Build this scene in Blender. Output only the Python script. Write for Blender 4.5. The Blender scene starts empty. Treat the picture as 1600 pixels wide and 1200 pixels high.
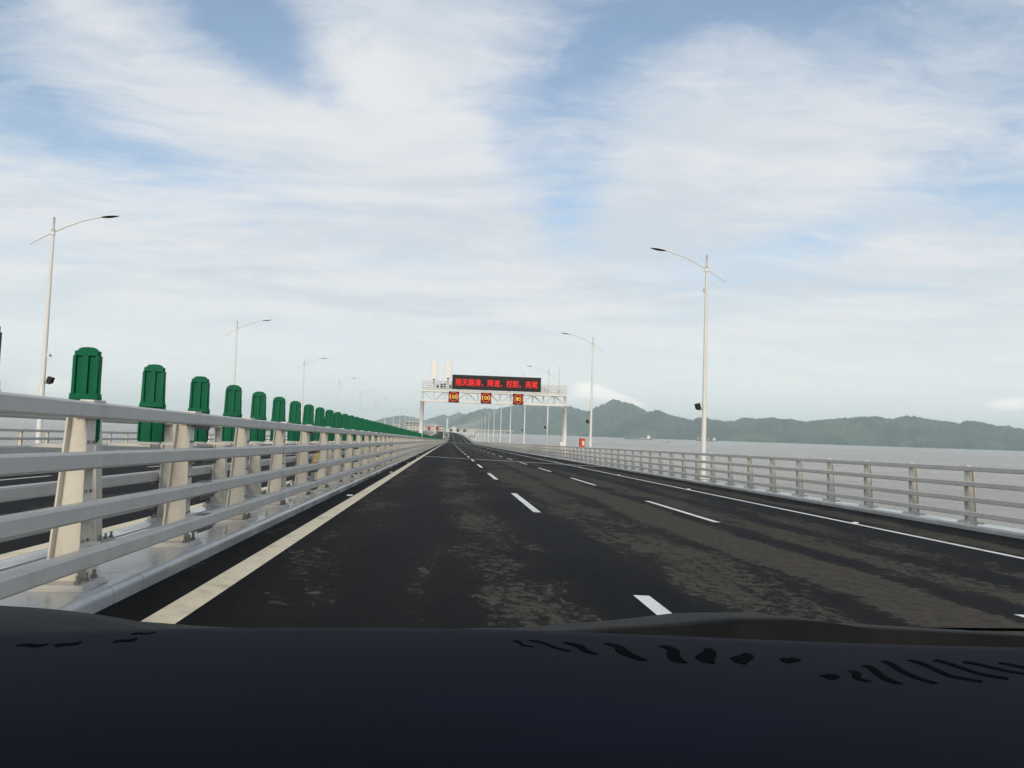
import bpy, math, random
from math import radians, sin, cos, pi, atan, exp
from mathutils import Vector, Matrix, noise
random.seed(7)
scn = bpy.context.scene
COL = scn.collection

# ------------------------------------------------------------------ camera
CAMZ = 20.0
cam = bpy.data.cameras.new('camera')
cam.sensor_width = 36.0
cam.lens = 27.0
cam.clip_start = 0.02
cam.clip_end = 90000
camo = bpy.data.objects.new('camera', cam)
COL.objects.link(camo)
camo.location = (0, 0, CAMZ)
camo.matrix_world = Matrix.Translation((0, 0, CAMZ)) @ (
    Matrix.Rotation(-0.08141629, 4, 'Z') @ Matrix.Rotation(pi / 2 + 0.06260685, 4, 'X') @ Matrix.Rotation(0.03248856, 4, 'Z'))
scn.camera = camo

# ------------------------------------------------------------------ exposure
scn.view_settings.view_transform = 'Standard'
scn.view_settings.look = 'None'
scn.view_settings.exposure = 0.0
scn.view_settings.gamma = 1.0
scn.view_settings.use_curve_mapping = False
scn.cycles.use_denoising = True
scn.cycles.volume_bounces = 2
scn.cycles.max_bounces = 5
scn.cycles.diffuse_bounces = 2
scn.cycles.adaptive_threshold = 0.02

# ------------------------------------------------------------------ sun (low, behind the camera, veiled by thin cloud)
SUN_EL, SUN_AZ = radians(19), radians(187)      # azimuth clockwise from +Y
sund = Vector((sin(SUN_AZ) * cos(SUN_EL), cos(SUN_AZ) * cos(SUN_EL), sin(SUN_EL)))
sl = bpy.data.lights.new('sun', 'SUN')
sl.energy = 2.3
sl.angle = radians(16)
sl.color = (1.0, 0.88, 0.69)
so = bpy.data.objects.new('sun', sl)
COL.objects.link(so)
so.location = (0, 0, 300)
so.rotation_euler = sund.to_track_quat('Z', 'Y').to_euler()

# ------------------------------------------------------------------ world: clear-sky model veiled by procedural cloud
SKY_STRENGTH = 0.1
w = bpy.data.worlds.new('World')
scn.world = w
w.use_nodes = True
nt = w.node_tree
nt.nodes.clear()
def N(t, **k):
    n = nt.nodes.new(t)
    for a, b in k.items():
        setattr(n, a, b)
    return n
def link(a, b): nt.links.new(a, b)
def M(op, a, b=None, c=None, clamp=False):
    n = N('ShaderNodeMath', operation=op, use_clamp=clamp)
    for i, v in enumerate((a, b, c)):
        if v is None: continue
        if isinstance(v, (int, float)): n.inputs[i].default_value = v
        else: link(v, n.inputs[i])
    return n.outputs[0]
def VM(op, a, b=None, scale=None):
    n = N('ShaderNodeVectorMath', operation=op)
    for i, v in enumerate((a, b)):
        if v is None: continue
        if isinstance(v, (tuple, list)): n.inputs[i].default_value = v
        else: link(v, n.inputs[i])
    if scale is not None:
        if isinstance(scale, (int, float)): n.inputs['Scale'].default_value = scale
        else: link(scale, n.inputs['Scale'])
    return n
def NOISE(vec, scale, detail=4, rough=.5, dist=0.0, off=None):
    if off is not None: vec = VM('ADD', vec, off).outputs[0]
    n = N('ShaderNodeTexNoise')
    n.inputs['Scale'].default_value = scale
    n.inputs['Detail'].default_value = detail
    n.inputs['Roughness'].default_value = rough
    n.inputs['Distortion'].default_value = dist
    link(vec, n.inputs['Vector'])
    return n.outputs['Fac']
def SMOOTH(v, a, b, lo=0.0, hi=1.0):
    n = N('ShaderNodeMapRange', interpolation_type='SMOOTHSTEP')
    link(v, n.inputs[0])
    n.inputs[1].default_value = a; n.inputs[2].default_value = b
    n.inputs[3].default_value = lo; n.inputs[4].default_value = hi
    return n.outputs[0]
def CXYZ(a, b, c):
    n = N('ShaderNodeCombineXYZ')
    for i, v in enumerate((a, b, c)):
        if isinstance(v, (int, float)): n.inputs[i].default_value = v
        else: link(v, n.inputs[i])
    return n.outputs[0]
def MIXC(f, a, b):
    n = N('ShaderNodeMix', data_type='RGBA')
    n.clamp_factor = True
    link(f, n.inputs[0]) if not isinstance(f, (int, float)) else setattr(n.inputs[0], 'default_value', f)
    for i, v in ((6, a), (7, b)):
        if isinstance(v, (tuple, list)): n.inputs[i].default_value = (*v, 1)
        else: link(v, n.inputs[i])
    return n.outputs[2]

tc = N('ShaderNodeTexCoord')
D = VM('NORMALIZE', tc.outputs['Generated']).outputs[0]
sx = N('ShaderNodeSeparateXYZ'); link(D, sx.inputs[0])
dz = sx.outputs[2]
sky = N('ShaderNodeTexSky', sky_type='NISHITA')
sky.sun_disc = False
sky.sun_elevation = SUN_EL
sky.sun_rotation = SUN_AZ
sky.altitude = 20
sky.air_density = 1.0
sky.dust_density = 0.6
sky.ozone_density = 1.5
# cloud sheet coordinates: the sheet lies flat overhead, so it foreshortens towards the horizon
k = M('DIVIDE', 1.0, M('ADD', M('MAXIMUM', dz, 0.0), 0.10))
UV = CXYZ(M('MULTIPLY', sx.outputs[0], k), M('MULTIPLY', sx.outputs[1], k), 0.0)
warp = VM('SUBTRACT', N('ShaderNodeTexNoise').outputs['Color'], (0.5, 0.5, 0.5))
wn = warp.inputs[0].links[0].from_node
wn.inputs['Scale'].default_value = 1.1; wn.inputs['Detail'].default_value = 3
link(UV, wn.inputs['Vector'])
UVw = VM('ADD', UV, VM('SCALE', warp.outputs[0], scale=0.55).outputs[0]).outputs[0]
# streaky high cloud, drawn out along one wind direction
rot = N('ShaderNodeMapping'); rot.inputs['Rotation'].default_value = (0, 0, radians(38)); rot.inputs['Scale'].default_value = (0.60, 1.45, 1)
link(UVw, rot.inputs['Vector'])
big = NOISE(UVw, 1.05, 4, .52, off=(3.1, 7.7, 0))
streak = NOISE(rot.outputs[0], 2.1, 8, .66, .5, off=(1.3, 4.0, 0))
fine = NOISE(rot.outputs[0], 8.0, 5, .70, .6, off=(9, 2, 0))
# openings and banks of the cloud sheet, as soft ellipses over azimuth and elevation (degrees)
AZ = M('MULTIPLY', M('ARCTAN2', sx.outputs[0], sx.outputs[1]), 180 / pi)
EL = M('MULTIPLY', M('ARCSINE', dz), 180 / pi)
ragged = M('MULTIPLY', M('SUBTRACT', NOISE(UVw, 2.6, 6, .68, .4, off=(2, 9, 4)), .5), 3.2)
def ell(az, el, ra, re, tilt, amp, rag=1.0):
    t = radians(tilt)
    da, de = M('SUBTRACT', AZ, az), M('SUBTRACT', EL, el)
    u = M('MULTIPLY', M('ADD', M('MULTIPLY', da, cos(t)), M('MULTIPLY', de, sin(t))), 1 / ra)
    v = M('MULTIPLY', M('SUBTRACT', M('MULTIPLY', de, cos(t)), M('MULTIPLY', da, sin(t))), 1 / re)
    r2 = M('ADD', M('MULTIPLY', u, u), M('MULTIPLY', v, v))
    if rag: r2 = M('ADD', r2, M('MULTIPLY', ragged, rag))
    return M('MULTIPLY', M('EXPONENT', M('MULTIPLY', r2, -1.0)), amp)
def total(lst):
    t = None
    for a_ in lst:
        e_ = ell(*a_); t = e_ if t is None else M('ADD', t, e_)
    return t
opens = total([(-15.5, 26.5, 8, 2.3, -35, .52), (-21, 31, 7, 3.4, -20, .38), (-27, 18.5, 9, 2.2, -18, .45), (-33, 24, 6, 3, 0, .3), (-17, 17, 6, 1.4, -5, .18),
               (10.5, 26.5, 5.0, 2.6, 25, .34), (8.6, 17.0, 3.2, 4.4, -25, .36), (4.2, 22, 2.6, 3.2, 10, .28), (22, 30, 13, 2.8, 3, .46), (9.8, 21, 5.0, 7.5, -10, .12), (31, 26, 8, 3, 0, .30),
               (24, 13.5, 9, 1.8, 10, .26), (38, 17, 5, 4, 0, .26), (-2, 12, 6, 1.0, -8, .16), (-28, 10, 9, 1.2, 6, .14), (0, 45, 40, 7, 0, .25),
               (-100, 30, 25, 10, 20, .5), (90, 40, 30, 9, -15, .5), (160, 28, 30, 9, 10, .45), (-55, 25, 14, 7, -20, .4), (60, 26, 14, 6, 15, .4)])
closes = total([(-3.5, 24, 6, 6, 30, .40), (-9, 20.5, 9, 2.2, -10, .28), (21, 20.5, 11, 5, 8, .36), (-26, 25, 9, 1.3, -20, .25), (-5, 16, 16, 3, 0, .22), (6, 11, 12, 2.0, 5, .18)])
cover = M('ADD', M('MULTIPLY', big, 0.55), M('MULTIPLY', streak, 0.75))
cover = M('ADD', cover, M('MULTIPLY', M('SUBTRACT', fine, 0.5), 0.66))
cover = M('ADD', M('SUBTRACT', cover, opens), closes)
cover = M('ADD', cover, SMOOTH(dz, 0.40, 0.05, 0.0, 0.36))
mask = SMOOTH(cover, 0.10, 0.99, 0.12, 0.97)
shade = NOISE(rot.outputs[0], 1.9, 4, .58, off=(5, 5, 2))
cl = MIXC(SMOOTH(shade, 0.34, 0.66), (6.7, 7.25, 7.9), (8.35, 8.45, 8.6))
low = MIXC(SMOOTH(dz, 0.02, 0.20), (9.3, 9.7, 9.6), cl)
blue = N('ShaderNodeMix', data_type='RGBA', blend_type='MULTIPLY')
blue.inputs[0].default_value = 1.0
link(sky.outputs[0], blue.inputs[6]); blue.inputs[7].default_value = (1.48, 1.50, 1.50, 1)
col = MIXC(mask, blue.outputs[2], low)
# small bright cumulus tops sitting low over the land and the sea
pn = NOISE(D, 34.0, 4, .6)
puffs = total([(10.3, 3.35, 1.1, .55, -12, 1.0, 0), (11.9, 2.95, 1.6, .42, -16, .95, 0), (13.6, 2.5, 1.5, .35, -18, .85, 0), (9.6, 2.7, 1.6, .6, 0, .5, 0), (16.2, 2.3, 1.0, .3, 0, .45, 0),
               (-26.5, 1.7, 2.6, 1.0, 0, .9, 0), (-20.0, 1.2, 3.0, .7, 0, .6, 0), (-11, 1.0, 2.5, .5, 0, .5, 0), (38, 2.8, 1.8, .5, 5, .9, 0), (-50, 2, 6, 1.0, 0, .7, 0), (60, 3, 6, 1.2, 0, .7, 0)])
puff = SMOOTH(M('ADD', puffs, M('MULTIPLY', M('SUBTRACT', pn, .5), .9)), 0.28, 0.95)
col = MIXC(M('MULTIPLY', puff, 0.78), col, (13.0, 12.6, 11.8))
bg = N('ShaderNodeBackground'); bg.inputs['Strength'].default_value = SKY_STRENGTH
link(col, bg.inputs['Color'])
w.cycles.sampling_method = 'MANUAL'
w.cycles.sample_map_resolution = 256
out = N('ShaderNodeOutputWorld'); link(bg.outputs[0], out.inputs['Surface'])

# ------------------------------------------------------------------ materials
def newmat(name):
    global nt
    m = bpy.data.materials.new(name)
    m.use_nodes = True
    nt = m.node_tree
    nt.nodes.clear()
    b = N('ShaderNodeBsdfPrincipled')
    o = N('ShaderNodeOutputMaterial')
    link(b.outputs[0], o.inputs['Surface'])
    return m, b
def worldpos():
    return N('ShaderNodeNewGeometry').outputs['Position']
def bump(h, strength, dist, b):
    n = N('ShaderNodeBump'); n.inputs['Strength'].default_value = strength; n.inputs['Distance'].default_value = dist
    link(h, n.inputs['Height']); link(n.outputs[0], b.inputs['Normal'])
def painted(name, c, rough=.5, dirt=.18, dirtcol=(.30, .27, .22), scale=2.2, spec=.35, metallic=0.0):
    m, b = newmat(name)
    P = worldpos()
    mp = N('ShaderNodeMapping'); mp.inputs['Scale'].default_value = (1.6, 1.6, .30); link(P, mp.inputs['Vector'])
    n1 = NOISE(mp.outputs[0], scale, 7, .66)
    n2 = NOISE(P, scale * 9, 4, .6)
    f = M('MULTIPLY', SMOOTH(M('ADD', M('MULTIPLY', n1, .8), M('MULTIPLY', n2, .25)), .46, .78), dirt)
    link(MIXC(f, c, dirtcol), b.inputs['Base Color'])
    link(M('ADD', M('MULTIPLY', n2, .16), rough - .08), b.inputs['Roughness'])
    b.inputs['Specular IOR Level'].default_value = spec
    b.inputs['Metallic'].default_value = metallic
    return m
def flat(name, c, rough=.6, spec=.3, emit=None, es=1.0):
    m, b = newmat(name)
    b.inputs['Base Color'].default_value = (*c, 1)
    b.inputs['Roughness'].default_value = rough
    b.inputs['Specular IOR Level'].default_value = spec
    if emit:
        b.inputs['Emission Color'].default_value = (*emit, 1)
        b.inputs['Emission Strength'].default_value = es
    return m
MAT = {}
MAT['cream'] = painted('cream_paint', (.69, .66, .585), .45, .50, (.42, .36, .27), 2.6)
MAT['rail'] = painted('grey_rail_paint', (.58, .57, .54), .42, .55, (.37, .35, .305), 1.7, .3)
MAT['white'] = painted('white_paint', (.76, .755, .73), .5, .2, (.42, .40, .35), 1.2)
MAT['steel'] = painted('bolt_steel', (.20, .20, .19), .55, .4, (.15, .11, .08), 9)
MAT['green'] = painted('green_panel', (.001, .122, .058), .5, .32, (.006, .08, .042), 3.0, .15)
MAT['black'] = flat('black_metal', (.010, .010, .011), .5)
MAT['lens'] = flat('lamp_lens', (.012, .012, .013), .35)
MAT['antenna'] = painted('antenna_cream', (.82, .81, .76), .5, .08)
MAT['red'] = painted('red_box', (.50, .045, .03), .5, .2, (.3, .08, .05), 4)
MAT['yellow'] = painted('yellow_paint', (.62, .33, .02), .5, .25, (.3, .2, .05), 8)
MAT['led_red'] = flat('led_red', (.05, .0, .0), .6, .1, (1.0, .035, .04), 1.25)
MAT['led_ring'] = flat('led_ring', (.05, .0, .0), .6, .1, (.95, .10, .03), .95)
MAT['led_amber'] = flat('led_amber', (.05, .04, .0), .6, .1, (1.0, .60, .10), 1.25)
MAT['sign_black'] = flat('sign_screen', (.018, .014, .013), .55, .25)
MAT['sign_maroon'] = flat('sign_maroon', (.06, .008, .008), .55, .25)

# concrete kerb: pale and damp, with darker wet streaks
m, b = newmat('damp_concrete')
P = worldpos()
mp = N('ShaderNodeMapping'); mp.inputs['Scale'].default_value = (1, .35, 1); link(P, mp.inputs['Vector'])
n1 = NOISE(mp.outputs[0], 2.0, 7, .6); n2 = NOISE(P, 22, 5, .6)
wet = SMOOTH(n1, .36, .58)
link(MIXC(M('ADD', M('MULTIPLY', wet, .6), M('MULTIPLY', SMOOTH(n2, .4, .75), .22)), (.50, .505, .50), (.31, .32, .325)), b.inputs['Base Color'])
link(M('SUBTRACT', .26, M('MULTIPLY', wet, .19)), b.inputs['Roughness'])
b.inputs['Specular IOR Level'].default_value = .5
bump(n2, .12, .01, b)
MAT['concrete'] = m
m, b = newmat('dry_concrete')
P = worldpos(); n1 = NOISE(P, .7, 7, .6)
link(MIXC(SMOOTH(n1, .35, .7), (.42, .42, .40), (.30, .30, .28)), b.inputs['Base Color']); b.inputs['Roughness'].default_value = .8
MAT['concrete_dry'] = m

# asphalt: black, damp, with a dried film of brown mud left in bands along the lanes
m, b = newmat('asphalt')
P = worldpos()
sp = N('ShaderNodeSeparateXYZ'); link(P, sp.inputs[0])
wv = NOISE(P, .09, 3, .5)
xx = M('ADD', sp.outputs[0], M('MULTIPLY', M('SUBTRACT', wv, .5), 1.6))
def band(x, w0, w1, amp):
    return SMOOTH(M('ABSOLUTE', M('SUBTRACT', xx, x)), w1, w0, 0.0, amp)
bands = band(4.55, .25, .95, .36)
for a in [(6.3, .15, .8, .20), (2.7, .1, .9, .17), (.55, .1, .9, .13), (10.35, .2, .75, .22), (-1.35, .1, .6, .10), (7.9, .1, .8, .10), (3.4, .1, .5, .12), (-6.3, .2, .9, .25), (-10, .2, .9, .2), (-14, .2, .9, .2)]:
    bands = M('ADD', bands, band(*a))
pm = N('ShaderNodeMapping'); pm.inputs['Scale'].default_value = (1.0, .30, 1); link(P, pm.inputs['Vector'])
pn = NOISE(pm.outputs[0], 1.15, 10, .70, .6)
pm2 = N('ShaderNodeMapping'); pm2.inputs['Scale'].default_value = (1.0, .8, 1); link(P, pm2.inputs['Vector'])
pn2 = NOISE(pm2.outputs[0], 8.5, 8, .78, .5)
pn3 = NOISE(P, .045, 3, .5)
e = M('ADD', M('ADD', M('MULTIPLY', pn, .80), M('MULTIPLY', pn2, .86)), bands)
e = M('ADD', e, M('MULTIPLY', pn3, .30))
mud = SMOOTH(e, 1.125, 1.175)
film = SMOOTH(e, .90, 1.16)
grain = NOISE(P, 95, 3, .7)
tone = NOISE(pm.outputs[0], .22, 5, .6)
base = MIXC(SMOOTH(tone, .35, .68), (.0062, .0068, .0080), (.0125, .013, .0138))
base = MIXC(M('MULTIPLY', film, .45), base, (.024, .0215, .0185))
mudc = MIXC(SMOOTH(pn2, .35, .7), (.066, .059, .048), (.122, .109, .090))
colr = MIXC(M('MULTIPLY', mud, .78), base, mudc)
gm = N('ShaderNodeMix', data_type='RGBA', blend_type='MULTIPLY'); gm.inputs[0].default_value = 1
link(colr, gm.inputs[6])
gv = M('ADD', M('MULTIPLY', grain, .9), .55)
link(CXYZ(gv, gv, gv), gm.inputs[7])
link(gm.outputs[2], b.inputs['Base Color'])
link(M('ADD', M('MULTIPLY', mud, .25), .68), b.inputs['Roughness'])
b.inputs['Specular IOR Level'].default_value = .03
bump(grain, .35, .008, b)
MAT['asphalt'] = m

def paint_line(name, c):
    m, b = newmat(name)
    P = worldpos()
    n1 = NOISE(P, 3.0, 7, .65); n2 = NOISE(P, 40, 4, .7)
    f = M('ADD', M('MULTIPLY', SMOOTH(n1, .46, .76), .55), M('MULTIPLY', SMOOTH(n2, .48, .8), .45))
    link(MIXC(f, c, (c[0] * .45, c[1] * .43, c[2] * .40)), b.inputs['Base Color'])
    b.inputs['Roughness'].default_value = .65
    b.inputs['Specular IOR Level'].default_value = .3
    return m
MAT['line_white'] = paint_line('road_paint_white', (.84, .83, .79))
MAT['line_cream'] = paint_line('road_paint_cream', (.86, .755, .55))

# silty sea
m, b = newmat('silty_sea')
P = worldpos()
mp = N('ShaderNodeMapping'); mp.inputs['Rotation'].default_value = (0, 0, radians(12)); mp.inputs['Scale'].default_value = (.35, 1, 1); link(P, mp.inputs['Vector'])
h1 = NOISE(mp.outputs[0], .16, 8, .62); h2 = NOISE(mp.outputs[0], .9, 5, .6)
mp2 = N('ShaderNodeMapping'); mp2.inputs['Rotation'].default_value = (0, 0, radians(-20)); mp2.inputs['Scale'].default_value = (.14, 1, 1); link(P, mp2.inputs['Vector'])
big = NOISE(mp2.outputs[0], .006, 7, .62)
mid = NOISE(mp.outputs[0], .05, 6, .65)
link(MIXC(SMOOTH(M('ADD', M('MULTIPLY', big, .7), M('MULTIPLY', mid, .3)), .38, .62), (.275, .238, .190), (.405, .362, .300)), b.inputs['Base Color'])
b.inputs['Roughness'].default_value = .24
b.inputs['Specular IOR Level'].default_value = .45
bump(M('ADD', h1, M('MULTIPLY', h2, .35)), 1.0, 3.2, b)
MAT['sea'] = m

# wooded and grassy hills
m, b = newmat('wooded_hill')
P = worldpos()
n1 = NOISE(P, .0016, 8, .62); n2 = NOISE(P, .012, 6, .65); n3 = NOISE(P, .0045, 6, .6, off=(500, 0, 90))
c1 = MIXC(SMOOTH(n2, .35, .68), (.006, .028, .024), (.030, .074, .046))
c2 = MIXC(SMOOTH(n1, .48, .66), c1, (.075, .115, .066))
c3 = MIXC(M('MULTIPLY', SMOOTH(n3, .66, .76), .5), c2, (.17, .165, .125))
link(c3, b.inputs['Base Color'])
b.inputs['Roughness'].default_value = .95; b.inputs['Specular IOR Level'].default_value = .05
bump(n2, 1.0, 45, b)
MAT['hill'] = m

# dashboard: dark navy soft-touch skin, its faint sheen painted into the colour as lighter bands
m, b = newmat('navy_dashboard')
tcn = N('ShaderNodeTexCoord').outputs['Object']
dmp = N('ShaderNodeMapping'); dmp.inputs['Scale'].default_value = (.5, 2.2, 1); link(tcn, dmp.inputs['Vector'])
n1 = NOISE(dmp.outputs[0], 3.2, 4, .5); n2 = NOISE(tcn, 420, 3, .6)
link(MIXC(SMOOTH(n1, .3, .7), (.0014, .0021, .0062), (.0044, .0062, .0150)), b.inputs['Base Color'])
link(M('ADD', M('MULTIPLY', n1, .14), .50), b.inputs['Roughness'])
b.inputs['Specular IOR Level'].default_value = .03
bump(n2, .10, .001, b)
MAT['dash'] = m
m, b = newmat('black_trim')
tcn = N('ShaderNodeTexCoord').outputs['Object']
n1 = NOISE(tcn, 9, 5, .6); n2 = NOISE(tcn, 300, 3, .6)
link(MIXC(SMOOTH(n1, .3, .7), (.009, .0095, .0100), (.019, .018, .0165)), b.inputs['Base Color'])
b.inputs['Roughness'].default_value = .55; b.inputs['Specular IOR Level'].default_value = .05
bump(n2, .1, .001, b)
MAT['trim'] = m
MAT['reflection_trim'] = flat('reflection_trim_black', (.0012, .0014, .0022), .9, .02)  # shared by the painted reflection strips and plain black car parts
MAT['tyre'] = flat('tyre_rubber', (.012, .012, .012), .85)
MAT['ship_green'] = painted('ship_hull_green', (.03, .075, .07), .6, .3, (.1, .06, .04), .05)
MAT['ship_red'] = painted('ship_hull_red', (.11, .05, .04), .6, .3, (.06, .04, .03), .05)
MAT['ship_white'] = painted('ship_white', (.75, .74, .70), .6, .1)
MAT['far_white'] = painted('far_white', (.62, .61, .58), .7, .15, (.4, .38, .35), .05)
MAT['far_glass'] = flat('far_glass', (.05, .07, .08), .2, .5)
MAT['far_blue'] = flat('pale_blue_cladding', (.50, .66, .70), .5)

# ------------------------------------------------------------------ mesh helpers
class MB:
    def __init__(s): s.v = []; s.f = []
    def quadstrip(s, rows, close=False):
        o = len(s.v); n = len(rows[0])
        for r in rows: s.v.extend(tuple(p) for p in r)
        for i in range(len(rows) - 1):
            for j in range(n if close else n - 1):
                j2 = (j + 1) % n
                s.f.append((o + i * n + j, o + i * n + j2, o + (i + 1) * n + j2, o + (i + 1) * n + j))
    def box(s, c, d, tf=None):
        x, y, z = c; a, b_, e = d[0] / 2, d[1] / 2, d[2] / 2
        o = len(s.v)
        for p in ((-a, -b_, -e), (a, -b_, -e), (a, b_, -e), (-a, b_, -e), (-a, -b_, e), (a, -b_, e), (a, b_, e), (-a, b_, e)):
            q = Vector((x + p[0], y + p[1], z + p[2]))
            if tf: q = tf @ q
            s.v.append(tuple(q))
        for f in ((0, 3, 2, 1), (4, 5, 6, 7), (0, 1, 5, 4), (1, 2, 6, 5), (2, 3, 7, 6), (3, 0, 4, 7)):
            s.f.append(tuple(o + i for i in f))
    def hexa(s, p):
        o = len(s.v); s.v.extend(tuple(q) for q in p)
        for f in ((0, 3, 2, 1), (4, 5, 6, 7), (0, 1, 5, 4), (1, 2, 6, 5), (2, 3, 7, 6), (3, 0, 4, 7)):
            s.f.append(tuple(o + i for i in f))
    def prism(s, poly, d):       # poly: list of Vectors, d: extrusion vector
        o = len(s.v); n = len(poly); d = Vector(d)
        s.v.extend(tuple(p) for p in poly); s.v.extend(tuple(Vector(p) + d) for p in poly)
        s.f.append(tuple(o + i for i in reversed(range(n)))); s.f.append(tuple(o + n + i for i in range(n)))
        for i in range(n):
            j = (i + 1) % n
            s.f.append((o + i, o + j, o + n + j, o + n + i))
    def tube(s, pts, rad, n=8, cap=True):
        pts = [Vector(p) for p in pts]
        if isinstance(rad, (int, float)): rad = [rad] * len(pts)
        rows = []
        up = Vector((0, 0, 1))
        for i, p in enumerate(pts):
            t = (pts[min(i + 1, len(pts) - 1)] - pts[max(i - 1, 0)]).normalized()
            a = t.cross(up)
            if a.length < .05: a = t.cross(Vector((0, 1, 0)))
            a.normalize(); b_ = a.cross(t).normalized()
            rows.append([p + (a * cos(2 * pi * j / n) + b_ * sin(2 * pi * j / n)) * rad[i] for j in range(n)])
        o = len(s.v)
        s.quadstrip(rows, True)
        if cap:
            s.f.append(tuple(o + j for j in range(n)))
            e = o + (len(pts) - 1) * n
            s.f.append(tuple(e + j for j in reversed(range(n))))
    def mesh(s, name, mat, smooth=False):
        me = bpy.data.meshes.new(name)
        me.from_pydata(s.v, [], s.f); me.update()
        if mat: me.materials.append(MAT[mat])
        if smooth: me.polygons.foreach_set('use_smooth', [True] * len(me.polygons))
        return me
    def build(s, name, mat, parent=None, loc=None, rot=None, smooth=False):
        return add(name, s.mesh(name, mat, smooth), parent, loc, rot)
def add(name, me, parent=None, loc=None, rot=None):
    o = bpy.data.objects.new(name, me); COL.objects.link(o)
    if parent: o.parent = parent
    if loc is not None: o.location = loc
    if rot is not None: o.rotation_euler = rot
    return o
def empty(name, loc=(0, 0, 0), label=None, cat=None, group=None):
    o = bpy.data.objects.new(name, None); COL.objects.link(o); o.location = loc
    if label: tag(o, label, cat, group)
    return o
def tag(o, label, cat, group=None):
    o['label'] = label; o['category'] = cat
    if group: o['group'] = group
    return o
def struct(o, kind='structure'):
    o['kind'] = kind; return o
def copy_tree(o, parent=None):
    c = o.copy(); COL.objects.link(c); c.parent = parent
    for ch in list(o.children): copy_tree(ch, c)
    return c

# ------------------------------------------------------------------ road geometry
G = -0.0132
def prof(y):
    if y < 330: return G * y
    z1 = G * 330
    if y < 480:
        t = y - 330; return z1 + G * t + (0.0032 - G) * t * t / 300
    z2 = z1 + G * 150 + (0.0032 - G) * 75
    if y < 1200: return z2 + .0032 * (y - 480)
    z3 = z2 + .0032 * 720
    return z3 + .0032 * (y - 1200) - (y - 1200) ** 2 / 260000
def curve(y):
    if y < 0: return 0.0
    if y < 430: return y * y / 100000
    c = 430 * 430 / 100000; s_ = 430 / 50000
    if y < 1000: return c + s_ * (y - 430) - (y - 430) ** 2 / 120000
    c2 = c + s_ * 570 - 570 ** 2 / 120000; s2 = s_ - 570 / 60000
    return c2 + s2 * (y - 1000) - (y - 1000) ** 2 / 18000
MED = -3.1
def cross(x):
    return -.029 * x if x >= MED else .0899 - .02 * (MED - x)
Z0 = CAMZ - 1.346
def pt(x, y, dzz=0.0):
    return Vector((x + curve(y), y, Z0 + prof(y) + cross(x) + dzz))
YEND = 2300
def yspan(a, b_):
    out = [a]; y = a
    while y < b_:
        st = 4 if y < 300 else (8 if y < 700 else 25)
        y = min(b_, (math.floor(y / st + 1e-6) + 1) * st); out.append(y)
    return out
def strip(mb, x0, x1, y0, y1, dzz):
    mb.quadstrip([[pt(x0, y, dzz), pt(x1, y, dzz)] for y in yspan(y0, y1)])

KT = .13                                    # kerb height above the road
XR, XL = 12.15, -18.35                      # road edges at the outer kerbs
# sea
n = 96
mb = MB()
rings = [0, 300, 1500, 6000, 25000]
rows = [[(r * sin(2 * pi * j / n) + 0.0, r * cos(2 * pi * j / n), 0.0) for j in range(n)] for r in rings[1:]]
mb.quadstrip(rows, True); mb.f.append(tuple(reversed(range(n))))
struct(mb.build('sea', 'sea'))

# bridge deck with its piers
mb = MB()
sec = [(-19.0, -.02), (-19.0, -.45), (-14, -.75), (-10.5, -3.6), (4.3, -3.6), (7.8, -.75), (12.78, -.45), (12.78, -.02)]
rows = []
for y in yspan(-60, YEND):
    b0 = pt(MED, y)
    rows.append([Vector((x + curve(y), y, b0.z + d + (cross(x) - cross(MED) if abs(d) < .5 else 0) - .03)) for x, d in sec])
mb.quadstrip(rows, True)
deck = struct(mb.build('bridge_deck', 'concrete_dry'))
pm_ = MB(); pm_.box((0, 0, -12), (9, 3, 24)); pm_.box((0, 0, 1.0), (14, 3.2, 2))
pmesh = pm_.mesh('pier', 'concrete_dry')
for y in range(20, 2300, 110):
    p = pt(MED, y)
    add('pier', pmesh, deck, (p.x, p.y, p.z - 5.68))

mb = MB()
mb.quadstrip([[pt(x, y) for x in (MED + .02, 3, 8, XR + .2)] for y in yspan(-60, YEND)])
struct(mb.build('road', 'asphalt'))
mb = MB()
mb.quadstrip([[pt(x, y) for x in (XL - .2, -14, -9, MED - .02)] for y in yspan(-60, YEND)])
struct(mb.build('road', 'asphalt'))

# painted lines
LZ = .004
def line(x, wd, y0, y1, mat, parent=None):
    mb = MB(); strip(mb, x - wd / 2, x + wd / 2, y0, y1, LZ)
    return mb.build('lane_line', mat)
road_lines = []
for x, wd, mt in ((-1.90, .235, 'line_cream'), (9.36, .17, 'line_white'), (-4.30, .21, 'line_cream'), (-15.55, .17, 'line_white')):
    mb = MB(); strip(mb, x - wd / 2, x + wd / 2, -20, YEND, LZ)
    struct(mb.build('edge_line', mt))
tops = [7.2, 21.2, 34.3, 46.8, 59.2, 71.6]
while tops[-1] < 900: tops.append(tops[-1] + 12.4)
for x, sh in ((1.87, 0), (5.58, -.1), (-8.05, 3), (-11.8, 3)):
    far = MB()
    root = None
    for i, t in enumerate(tops):
        t = t + sh
        if x < 0 and t < 20: continue
        if t < 130:
            d = MB(); strip(d, x - .078, x + .078, t - 5.6, t, LZ)
            if root is None:
                root = struct(d.build('lane_dash', 'line_white'))
            else:
                d.build('dash', 'line_white', root)
        else:
            strip(far, x - .08, x + .08, t - 5.6, t, LZ)
    f = far.build('dash', 'line_white', root); f['kind'] = 'stuff'
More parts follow.
